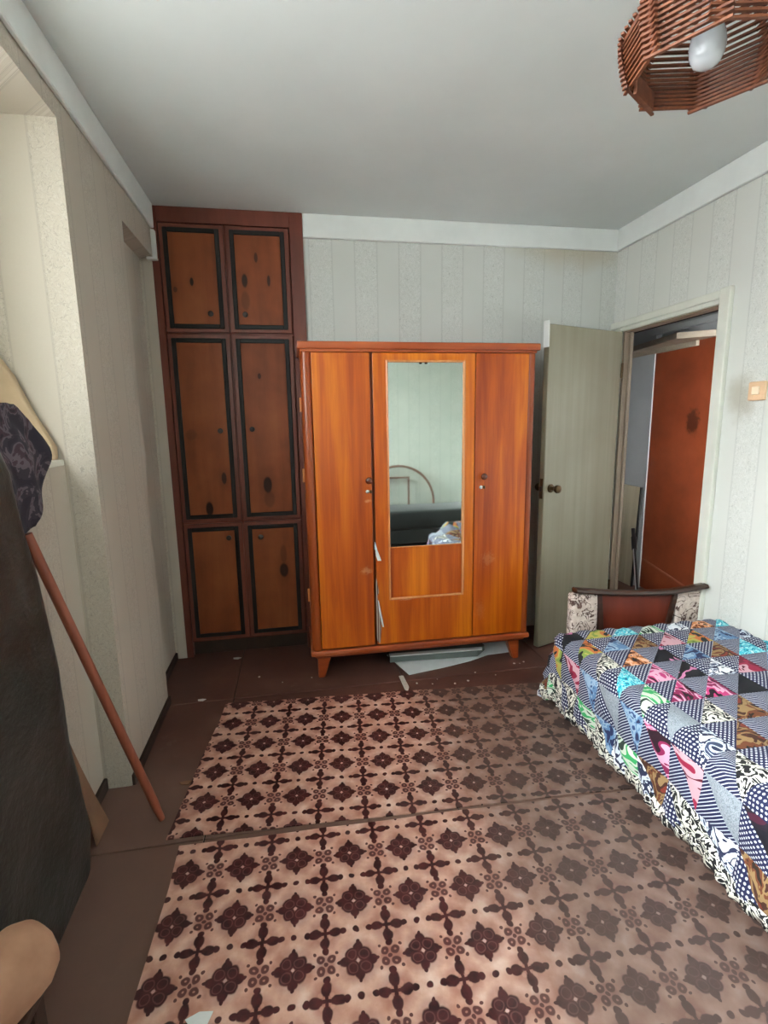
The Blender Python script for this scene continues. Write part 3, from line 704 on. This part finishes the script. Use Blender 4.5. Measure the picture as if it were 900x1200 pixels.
for z0, z1 in rows:
    for x0, x1 in ((-0.659, -0.320), (-0.316, 0.027)):
        bm = B(); box(bm, x0 + 0.003, x1 - 0.003, CY - 0.008, CY + 0.012, z0 + 0.003, z1 - 0.003, 0.003, 1)
        dd = obj('door', bm, 'cupboard_red_wood', cb)
        a0, a1, c0, c1 = x0 + 0.024, x1 - 0.026, z0 + 0.022, z1 - 0.024; wb = 0.024
        knot_panel('plywood_%d' % idx, K[idx], -0.3, 0)
        bm = B(); box(bm, a0 + wb, a1 - wb, CY - 0.012, CY - 0.006, c0 + wb, c1 - wb, 0.001, 1); obj('panel', bm, 'plywood_%d' % idx, dd)
        for q in ((a0, a0 + wb, c0, c1), (a1 - wb, a1, c0, c1), (a0 + wb, a1 - wb, c0, c0 + wb), (a0 + wb, a1 - wb, c1 - wb, c1)):
            bm = B(); box(bm, q[0], q[1], CY - 0.017, CY - 0.007, q[2], q[3], 0.003, 1); obj('black_band', bm, 'black_paint', dd)
        bm = B(); lathe(bm, [(0.003, 0), (0.007, 0), (0.007, 0.01), (0.015, 0.016), (0.015, 0.022), (0.003, 0.026)], (kn[idx][0], CY - 0.012, kn[idx][1]), (0, -1, 0), 14)
        autosmooth(obj('knob', bm, 'dark_knob', dd)); idx += 1

# ------------------------------------------------------------------ bed and quilt
ZT, RR, LD = 0.40, 0.05, 0.345 
IX, IY, IN = 1.225, 2.085, 0.92                      # inset rectangle corner (edge minus radius)
bd = thing('bed', 'low single bed hidden under the patchwork quilt', 'bed', (1.62, 1.46, 0))
bm = B(); box(bm, 1.20, XR - 0.012, 0.905, 2.10, 0.20, ZT - 0.014, 0.04, 3); autosmooth(obj('mattress', bm, 'mattress_cloth', bd))
bm = B(); box(bm, 1.215, XR - 0.02, 0.92, 2.09, 0.10, 0.195, 0.004, 1); obj('bed_frame', bm, 'stool_wood', bd)
for x in (1.33, 1.98):
    for y in (0.96, 2.03):
        bm = B(); box(bm, x - 0.025, x + 0.025, y - 0.025, y + 0.025, 0, 0.105, 0.004, 1); obj('leg', bm, 'stool_wood', bd)
def surf(s, t, lift=0.0):
    """flat quilt coordinates (s along x, t along y) -> draped point"""
    u = max(0.0, IX - s); v = max(0.0, t - IY, IN - t); sg = 1 if t > IY else -1; d = math.hypot(u, v); d = min(d, LD + RR * 0.5)
    cx, cy = max(s, IX), min(max(t, IN), IY)
    k_ = min(1, max(0, (1.16 - max(t, IN)) / 0.2)); k2 = min(1, max(0, (max(s, IX) - 1.24) / 0.12))
    sag = 0.006 * noise.noise((s * 3, t * 3, 1.0)) + 0.10 * k_ * k_ * (3 - 2 * k_) * k2 * k2 * (3 - 2 * k2)      # pillow under the quilt
    if d < 1e-6:
        return Vector((cx, cy, ZT + sag + lift))
    n = Vector((-u, v * sg)) / math.hypot(u, v); a = d / RR
    if a < math.pi / 2: h = RR * math.sin(a); z = ZT - RR * (1 - math.cos(a)) + sag * (1 - math.cos(a)); nz = math.cos(a); nh = math.sin(a)
    else:
        e = d - RR * math.pi / 2; z = ZT - RR - e + sag * max(0, 1 - e / 0.2); nz = 0; nh = 1
        th = (t * 9 + s * 9) if v < 1e-6 or u < 1e-6 else math.atan2(v, u) * 4
        h = RR + e * (0.04 if v < 1e-6 else (0.22 * u * v * 2 / (u * u + v * v) if u > 1e-6 else 0.0)) + min(1, e / 0.15) * 0.010 * math.sin(th * 2.3) * (1 if v < u else 0.3)
    return Vector((cx + n.x * (h + nh * lift), cy + n.y * (h + nh * lift), z + nz * lift + sag * nz))
ql = thing('patchwork_quilt', 'patchwork quilt of navy dotted and colourful triangles covering the bed', 'quilt', (1.62, 1.5, 0.40))
base_q = Vector(ql.location)
PIT, GX, GY = 0.137, 1.555, 1.47
NB = 4
def patch(tri, mat):
    """one sewn triangular patch: slightly puffed, seams low, UV in metres"""
    P = []; idx_ = {}
    for i in range(NB + 1):
        for j in range(NB + 1 - i):
            a, b = i / NB, j / NB; c = 1 - a - b
            s = tri[0][0] * a + tri[1][0] * b + tri[2][0] * c; t = tri[0][1] * a + tri[1][1] * b + tri[2][1] * c
            s = min(s, XR - 0.012); t = max(t, 0.0)
            e = min(a, b, c); idx_[(i, j)] = len(P); P.append((surf(s, t, 0.0005 + 0.009 * min(1, e * 6)), s, t))
    F = []
    for i in range(NB):
        for j in range(NB - i):
            F.append((idx_[(i, j)], idx_[(i + 1, j)], idx_[(i, j + 1)]))
            if j < NB - i - 1: F.append((idx_[(i + 1, j)], idx_[(i + 1, j + 1)], idx_[(i, j + 1)]))
    me = bpy.data.meshes.new('patch'); me.from_pydata([tuple(p[0] - base_q) for p in P], [], F)
    # flip faces that look down
    uvl = me.uv_layers.new(name='UV')
    for lp in me.loops: uvl.data[lp.index].uv = (P[lp.vertex_index][1], P[lp.vertex_index][2])
    for p in me.polygons: p.use_smooth = True
    me.materials.append(MAT[mat]); o = bpy.data.objects.new('patch', me); COL.objects.link(o); o.parent = ql
    return o
rq = random.Random(11); cnt = 0
DT = ['navy_dots', 'navy_stripes', 'navy_dots_fine']
def outside(p): return math.hypot(max(0, IX - p[0]), max(0, p[1] - IY, IN - p[1])) >= LD - 0.004
last = None
SPEC = {(-3, 1): 'print_cyan', (-3, 0): 'print_leaf_green', (-3, -1): 'print_heather', (-2, -2): 'print_brown', (-3, -2): 'print_white_navy', (-1, 1): 'print_black_pink', (0, 0): 'print_black_pink', (0, -1): 'print_fruit', (1, 0): 'print_maroon', (1, 1): 'print_red', (0, 2): 'print_blue', (-1, 0): 'print_magenta', (-2, 1): 'print_magenta', (-2, 2): 'print_orange_flower', (-1, 3): 'print_brown', (-2, 0): 'print_magenta', (-1, -1): 'print_brown', (-1, -2): 'print_white_navy'}
for i in range(-6, 5):
    for j in range(-8, 8):
        x0 = GX + i * PIT; x1 = x0 + PIT; y0 = GY + j * PIT; y1 = y0 + PIT
        if x0 > XR - 0.02 or y1 < 0.45: continue
        A, Bq, Cq, Dq = (x0, y0), (x1, y0), (x1, y1), (x0, y1)
        for tri, kind in (((A, Cq, Dq), 0), ((A, Bq, Cq), 1)):
            if all(outside(p) for p in tri): continue
            if i >= 0 and j >= 6: continue                 # tucked out of sight behind the chair
            if kind == 0: mt = DT[(i * 2 + j * 3 + rq.randint(0, 1)) % 3]
            else:
                mt = rq.choice(PR)
                while mt == last: mt = rq.choice(PR)
                last = mt
            if i == -5 and rq.random() < 0.6: mt = rq.choice(['print_black_white', 'print_white_navy', 'print_leaf_green', 'print_brown'])
            if (i, j) in SPEC and kind == 1: mt = SPEC[(i, j)]
            patch(tri, mt); cnt += 1
print('patches', cnt)
# ruffled hem strip along the lower edge
def hem_pt(L_, v):
    a1 = 0.26; r0 = LD - 0.035 + v * 0.045; tot = IY - IN
    if L_ < a1: a = (1 - L_ / a1) * math.radians(80); st_ = (IX - r0 * math.cos(a), IN - r0 * math.sin(a))
    elif L_ < a1 + tot: st_ = (IX - r0, IN + L_ - a1)
    else: a = (L_ - a1 - tot) / a1 * math.radians(80); st_ = (IX - r0 * math.cos(a), IY + r0 * math.sin(a))
    return surf(st_[0], st_[1], 0.007 + 0.005 * math.sin(L_ * 120) * v)
NH = 240; LT = IY - IN + 0.52; PV = []; PU = []; PF = []
for i in range(NH + 1):
    for j in range(3): PV.append(tuple(hem_pt(LT * i / NH, j / 2) - base_q)); PU.append((LT * i / NH, j * 0.022))
for i in range(NH):
    for j in range(2): PF.append((i * 3 + j, i * 3 + 3 + j, i * 3 + 4 + j, i * 3 + 1 + j))
me = bpy.data.meshes.new('ruffled_hem'); me.from_pydata(PV, [], PF); uvl = me.uv_layers.new(name='UV')
for lp in me.loops: uvl.data[lp.index].uv = PU[lp.vertex_index]
for p_ in me.polygons: p_.use_smooth = True
me.materials.append(MAT['print_black_white']); ho = bpy.data.objects.new('ruffled_hem', me); COL.objects.link(ho); ho.parent = ql
md = ho.modifiers.new('thick', 'SOLIDIFY'); md.thickness = 0.004

# ------------------------------------------------------------------ low armchair between bed and doorway
ac = thing('armchair', 'low armchair with curved dark rail and floral upholstery behind the bed', 'armchair', (1.70, 2.36, 0))
def rail_z(x):      # dips slightly to the right of the middle
    t = (x - 1.335) / 0.70
    return 0.566 - 0.030 * math.sin(min(1, t / 1.0) * math.pi * 0.9) + (0.012 * max(0, t - 0.75) * 4) - 0.02 * t
bm = B(); t_ = bmesh.new(); R = []
for i in range(29):
    x = 1.335 + 0.705 * i / 28; y = 2.215 - 0.035 * (x > 1.7) * (x - 1.7) / 0.33; z = rail_z(x); h = 0.013
    R.append([t_.verts.new((x, y + a, z + b)) for a, b in ((-0.02, -h * .6), (-0.024, 0), (-0.016, h), (0.02, h), (0.03, 0), (0.022, -h))])
for a, b in zip(R, R[1:]):
    for i in range(6): t_.faces.new((a[i], a[(i + 1) % 6], b[(i + 1) % 6], b[i]))
t_.faces.new(R[0][::-1]); t_.faces.new(R[-1]); bmesh.ops.recalc_face_normals(t_, faces=t_.faces); merge(bm, t_)
autosmooth(obj('top_rail', bm, 'dark_rail_wood', ac), 70)
bm = B(); prism(bm, [(1.475, 2.222, rail_z(1.475) - 0.008)] + [(x, 2.222, rail_z(x) - 0.008) for x in (1.55, 1.65, 1.75, 1.85, 1.905)] + [(1.80, 2.222, 0.12), (1.53, 2.222, 0.12)], (0, 0.016, 0))
obj('back_panel', bm, 'red_brown_panel', ac)
for xa, xb in ((1.470, 1.525), (1.905, 1.80)):
    bm = B(); za = rail_z(xa) - 0.008
    prism(bm, [(xa - 0.014, 2.208, za), (xa + 0.012, 2.208, za), (xb + 0.012, 2.208, 0.0), (xb - 0.014, 2.208, 0.0)], (0, 0.03, 0), 0.002); obj('back_post', bm, 'dark_rail_wood', ac)
for xa, xb, ya in ((1.325, 1.470, 2.21), (1.905, 2.045, 2.20)):
    bm = B(); box(bm, xa, xb, ya, ya + 0.06, 0.16, rail_z((xa + xb) / 2) - 0.012, 0.018, 4); autosmooth(obj('side_pad', bm, 'floral_fabric', ac), 60)
bm = B(); box(bm, 1.50, 1.90, 2.25, 2.48, 0.17, 0.31, 0.03, 4); autosmooth(obj('seat_cushion', bm, 'floral_fabric', ac), 60)
for x in (1.50, 1.92):
    bm = B(); prism(bm, [(x - 0.02, 2.44, 0), (x + 0.02, 2.44, 0), (x + 0.025, 2.44, 0.17), (x - 0.025, 2.44, 0.17)], (0, 0.035, 0), 0.003); obj('leg', bm, 'dark_rail_wood', ac)
bm = B(); box(bm, 1.47, 1.95, 2.24, 2.48, 0.145, 0.17, 0.003, 1); obj('seat_rail', bm, 'dark_rail_wood', ac)

# ------------------------------------------------------------------ hanging lamp of stacked wooden slats
LX, LY, LZ = 0.757, 0.912, 2.005
lp = thing('pendant_lamp', 'hanging lamp with octagonal shade of stacked wooden slats', 'lamp', (LX, LY, H))
def prof(t):       # apothem of the layer, t = 0 bottom .. 1 top
    return 0.116 + 0.014 * math.sin(min(1, t * 2.2) * math.pi * 0.5) - 0.088 * max(0, t - 0.45) ** 1.3 / 0.6 ** 1.3
NL = 44; rot0 = math.radians(33)
for l in range(NL):
    ap = prof(l / (NL - 1)); z = LZ + l * 0.0041
    for q in range(4):
        a = rot0 + q * math.pi / 2 + (l % 2) * math.pi / 4
        ln = ap * math.tan(math.pi / 8) + 0.018
        bm = B(); box(bm, -0.003, 0.003, -ln, ln, -0.0020, 0.0020)
        bmesh.ops.transform(bm, matrix=Matrix.Translation((LX + ap * math.cos(a), LY + ap * math.sin(a), z)) @ Matrix.Rotation(a, 4, 'Z'), verts=bm.verts)
        obj('slat', bm, 'lamp_wood', lp)
for q in range(8):       # upright fillets inside the corners and the flat rim boards
    a = rot0 + math.pi / 8 + q * math.pi / 4
    bm = B(); ap = 0.128
    if q in (2, 6):
        a2 = rot0 + q * math.pi / 4; box(bm, -0.003, 0.003, -0.042, 0.042, -0.006, 0.026)
        bmesh.ops.transform(bm, matrix=Matrix.Translation((LX + 0.108 * math.cos(a2), LY + 0.108 * math.sin(a2), LZ)) @ Matrix.Rotation(a2, 4, 'Z'), verts=bm.verts)
        obj('rim_board', bm, 'lamp_wood', lp)
    else:
        bm.free()
bm = B(); box(bm, LX - 0.07, LX + 0.07, LY - 0.010, LY + 0.010, LZ + 0.178, LZ + 0.186); box(bm, LX - 0.010, LX + 0.010, LY - 0.07, LY + 0.07, LZ + 0.179, LZ + 0.187); obj('cross_brace', bm, 'lamp_wood', lp)
bx, by = LX - 0.014, LY - 0.012
bm = B(); lathe(bm, [(r * 0.94, h * 1.06) for r, h in [(0.002, 0.0), (0.012, 0.001), (0.022, 0.006), (0.029, 0.018), (0.031, 0.032), (0.028, 0.048), (0.020, 0.066), (0.0145, 0.080), (0.013, 0.088)]], (bx, by, LZ - 0.004), (0, 0, 1), 28)
bl = autosmooth(obj('bulb', bm, 'bulb_glass', lp), 80)
bm = B(); lathe(bm, [(0.012, 0.0), (0.0135, 0.004), (0.0135, 0.022), (0.010, 0.026)], (bx, by, LZ + 0.090), (0, 0, 1), 18); autosmooth(obj('bulb_cap', bm, 'steel', bl))
bm = B(); lathe(bm, [(0.019, 0.0), (0.021, 0.004), (0.021, 0.05), (0.012, 0.066)], (bx, by, LZ + 0.104), (0, 0, 1), 18); autosmooth(obj('socket', bm, 'bulb_base', lp))
bm = B(); tube(bm, [(bx, by, LZ + 0.165), (LX - 0.005, LY - 0.01, LZ + 0.22), (LX, LY, H - 0.03)], 0.0035, 8); obj('cord', bm, 'cord', lp, smooth=True)
bm = B(); lathe(bm, [(0.045, 0.0), (0.043, -0.012), (0.02, -0.035), (0.006, -0.042)], (LX, LY, H - 0.001), (0, 0, 1), 20); autosmooth(obj('ceiling_rose', bm, 'white_paint', lp))

# ------------------------------------------------------------------ bundle, pole and bits by the window
EDGE = [(1.634, 0.0), (1.617, 0.135), (1.572, 0.44), (1.556, 0.70), (1.48, 1.09), (1.43, 1.40)]
def edge_y(z):
    for (y0, z0), (y1, z1) in zip(EDGE, EDGE[1:]):
        if z <= z1: return y0 + (y1 - y0) * (z - z0) / (z1 - z0)
    return EDGE[-1][0]
bm = B(); t_ = bmesh.new(); R = []; NS = 40; NZ = 44
for k_ in range(NZ + 1):
    z = 0.002 + 1.415 * k_ / NZ; y1 = edge_y(z); y0 = 1.06; th = 0.088
    if k_ > NZ - 4: th *= 1 - 0.10 * (k_ - (NZ - 4))
    if k_ < 3: y1 -= (3 - k_) * 0.015
    ring = []
    cy_, hy = (y0 + y1) / 2, (y1 - y0) / 2; cx_ = -0.787 + th / 2
    for q in range(NS):
        a = q * math.tau / NS; ca, sa = math.cos(a), math.sin(a); e = 0.38
        px = cx_ + math.copysign(abs(ca) ** e, ca) * th / 2; py = cy_ + math.copysign(abs(sa) ** e, sa) * hy
        w_ = noise.noise((py * 5, z * 3.2, 3.1)) * 0.012 + noise.noise((py * 16, z * 7, 7.7)) * 0.005
        if ca > 0: px += w_ * ca
        if sa > 0.6: py += 0.5 * w_
        ring.append(t_.verts.new((max(px, -0.788), py, z)))
    R.append(ring)
for a, b in zip(R, R[1:]):
    for q in range(NS): t_.faces.new((a[q], a[(q + 1) % NS], b[(q + 1) % NS], b[q]))
t_.faces.new(R[0][::-1]); t_.faces.new(R[-1]); bmesh.ops.recalc_face_normals(t_, faces=t_.faces); merge(bm, t_)
tag(autosmooth(obj('wrapped_bundle', bm, 'grey_green_cover', loc=(-0.74, 1.3, 0)), 80), 'flat upright bundle wrapped in shiny grey-green cover standing under the window', 'bundle')

# dark printed cloth hanging over the sill
def right_y(z):
    T = [(1.0, 1.60), (1.08, 1.605), (1.20, 1.70), (1.335, 1.785), (1.42, 1.72), (1.47, 1.64), (1.6, 1.6)]
    for (z0, y0), (z1, y1) in zip(T, T[1:]):
        if z <= z1: return y0 + (y1 - y0) * (z - z0) / (z1 - z0)
    return 1.6
def cloth(u, v):
    z = 1.47 - v * 0.362; yl = edge_y(min(z, 1.40)) + 0.022; y = yl + u * (right_y(z) - yl)
    z += 0.012 * noise.noise((y * 20, v * 4, 2.0))
    x = -0.758 + 0.010 * noise.noise((y * 11, z * 9, 0.4)) + 0.007 * math.sin(y * 44 + z * 9)
    if z > 1.31: x -= 0.25 * (z - 1.31)
    return Vector((max(x, -0.781), y, z))
bm = B(); grid(bm, cloth, 30, 30)
o = tag(obj('printed_cloth', bm, 'dark_print_cloth', loc=(-0.76, 1.6, 1.08), smooth=True), 'dark printed cloth hanging over the window sill behind the bundle', 'cloth')
md = o.modifiers.new('thick', 'SOLIDIFY'); md.thickness = 0.006; md.offset = 0
# beige padded board in the corner of the sill
bm = B(); prism(bm, [(-1.0, 1.90, 1.292), (-0.80, 1.90, 1.292), (-0.80, 1.90, 1.335), (-0.855, 1.90, 1.45), (-0.90, 1.90, 1.57), (-1.0, 1.90, 1.74)], (0, 0.04, 0), 0.008)
tag(autosmooth(obj('beige_board', bm, 'beige_cushion', loc=(-0.9, 1.92, 1.292)), 50), 'beige padded board leaning in the corner of the window sill', 'board')

# pole
bm = B(); tube(bm, [(-0.530, 1.740, 0.004), (-0.548, 1.728, 0.088), (-0.765, 1.585, 1.10)], [0.0115, 0.0150, 0.0150], 14)
tag(autosmooth(obj('wooden_pole', bm, 'pole_wood', loc=(-0.53, 1.74, 0))), 'reddish brown wooden pole leaning against the wall under the window', 'pole')
# cardboard sheet behind the bundle
bm = B(); prism(bm, [(-0.72, 1.655, 0.003), (-0.72, 1.77, 0.003), (-0.752, 1.72, 0.20), (-0.772, 1.66, 0.42), (-0.772, 1.65, 0.44)], (0.004, 0, 0))
tag(obj('cardboard_sheet', bm, 'cardboard', loc=(-0.74, 1.65, 0)), 'torn tan cardboard piece standing behind the wrapped bundle', 'cardboard')
# stool with tan roll
st = thing('stool', 'dark low wooden stool by the window carrying a tan roll', 'stool', (-0.64, 0.72, 0))
bm = B(); box(bm, -0.775, -0.53, 0.50, 0.965, 0.305, 0.335, 0.006, 2); obj('seat', bm, 'stool_wood', st)
for x in (-0.75, -0.56):
    for y in (0.54, 0.93):
        bm = B(); box(bm, x - 0.018, x + 0.018, y - 0.018, y + 0.018, 0, 0.306, 0.003, 1); obj('leg', bm, 'stool_wood', st)
bm = B(); box(bm, -0.74, -0.56, 0.912, 0.928, 0.22, 0.30, 0.002, 1); box(bm, -0.572, -0.556, 0.55, 0.92, 0.22, 0.30, 0.002, 1); obj('apron', bm, 'stool_wood', st)
bm = B(); a0, a1 = Vector((-0.525, 0.965, 0.402)), Vector((-0.70, 0.62, 0.420)); P = []; Rd = []
for k_ in range(17):
    t = k_ / 16; P.append(a0.lerp(a1, t)); Rd.append(0.068 * math.sqrt(max(0.02, 1 - max(0, 1 - t / 0.16) ** 2)) * (1 + 0.22 * t))
tube(bm, P, Rd, 22)
tag(autosmooth(obj('tan_roll', bm, 'tan_cloth', loc=(-0.62, 0.76, 0.336)), 80), 'tan cloth roll lying on the dark stool by the window', 'cloth roll')

# scraps and crumbs on the floor
for i, (x, y, s, a, lab) in enumerate([(-0.485, 1.925, 0.022, 0.4, 'torn beige paper scrap on the bare floor near the pole foot'), (-0.43, 1.905, 0.013, 1.2, 'small white paper scrap on the bare floor next to the linoleum edge'),
                         (-0.53, 2.562, 0.020, 0.2, 'curled white paper scrap at the floor joint near the cupboard'), (-0.40, 3.02, 0.024, 0.1, 'grey paper scrap on the floor in front of the cupboard'),
                         (-0.285, 1.052, 0.03, 0.5, 'white paper scrap on the bare floor beside the larger linoleum sheet')]):
    bm = B(); z = 0.0062 if i == 4 else 0.0006
    prism(bm, [(x + s * r * math.cos(a + t), y + 0.7 * s * r * math.sin(a + t), z) for t, r in ((0, 1.2), (1.1, 0.8), (2.4, 1.1), (3.6, 0.9), (5.0, 1.0))], (0, 0, 0.0015))
    tag(obj('paper_scrap', bm, 'cardboard' if i == 0 else 'white_card', loc=(x, y, z)), lab, 'paper scrap')
bm = B()
prism(bm, [(0.520, 2.60, 0.0005), (0.545, 2.60, 0.0005), (0.550, 2.47, 0.0005), (0.534, 2.43, 0.0005), (0.522, 2.45, 0.0005)], (0, 0, 0.002))
tag(obj('plaster_smear', bm, 'plaster', loc=(0.535, 2.5, 0)), 'pale plaster smear filling the floor joint by the wardrobe', 'plaster')
rc = random.Random(5)
for x, y in [(0.60, 2.50), (0.68, 2.475), (0.72, 2.52), (0.80, 2.455), (0.88, 2.47), (0.95, 2.55), (1.05, 2.50), (1.24, 2.60), (1.27, 2.615), (1.21, 2.607), (-0.12, 2.66), (-0.25, 2.75), (0.04, 2.68)]:
    bm = B(); t = bmesh.new(); bmesh.ops.create_icosphere(t, subdivisions=1, radius=0.006 * rc.uniform(0.6, 1.3))
    for v in t.verts: v.co *= rc.uniform(0.7, 1.2); v.co.z = max(v.co.z * 0.6, -0.003)
    merge(bm, t, Matrix.Translation((x, y, 0.003)))
    tag(obj('plaster_crumb', bm, 'plaster', loc=(x, y, 0)), 'tiny pale plaster crumb lying on the bare floor by the wardrobe', 'crumb', 'plaster crumbs on the floor')

# ------------------------------------------------------------------ behind the camera, seen in the mirror
cc = thing('couch', 'dark grey-green low couch along the wall seen in the mirror', 'couch', (1.35, -0.38, 0))
bm = B(); box(bm, 0.62, 2.03, -0.62, -0.12, 0.22, 0.43, 0.03, 3); autosmooth(obj('seat_mattress', bm, 'dark_couch', cc))
bm = B(); box(bm, 0.63, 2.02, -0.61, -0.13, 0.06, 0.215, 0.006, 1); obj('base', bm, 'dark_couch', cc)
for x in (0.68, 1.97):
    for y in (-0.57, -0.18):
        bm = B(); box(bm, x - 0.02, x + 0.02, y - 0.02, y + 0.02, 0, 0.062); obj('leg', bm, 'stool_wood', cc)
hd = thing('arched_frame', 'brown bentwood arched frame standing behind the dark couch', 'headboard', (1.22, -0.67, 0))
bm = B(); tube(bm, [(0.78, -0.67, 0.0), (0.78, -0.67, 0.4)] + [(1.22 - 0.44 * math.cos(a), -0.67, 0.445 + 0.44 * math.sin(a)) for a in [math.pi * i / 24 for i in range(25)]] + [(1.66, -0.67, 0.4), (1.66, -0.67, 0.0)], 0.014, 10)
obj('hoop', bm, 'hoop_wood', hd, smooth=True)
bm = B(); box(bm, 1.04, 1.36, -0.685, -0.67, 0.735, 0.755); box(bm, 1.34, 1.36, -0.685, -0.67, 0.3, 0.735); box(bm, 1.04, 1.06, -0.685, -0.67, 0.3, 0.735); obj('inner_frame', bm, 'hoop_wood', hd)
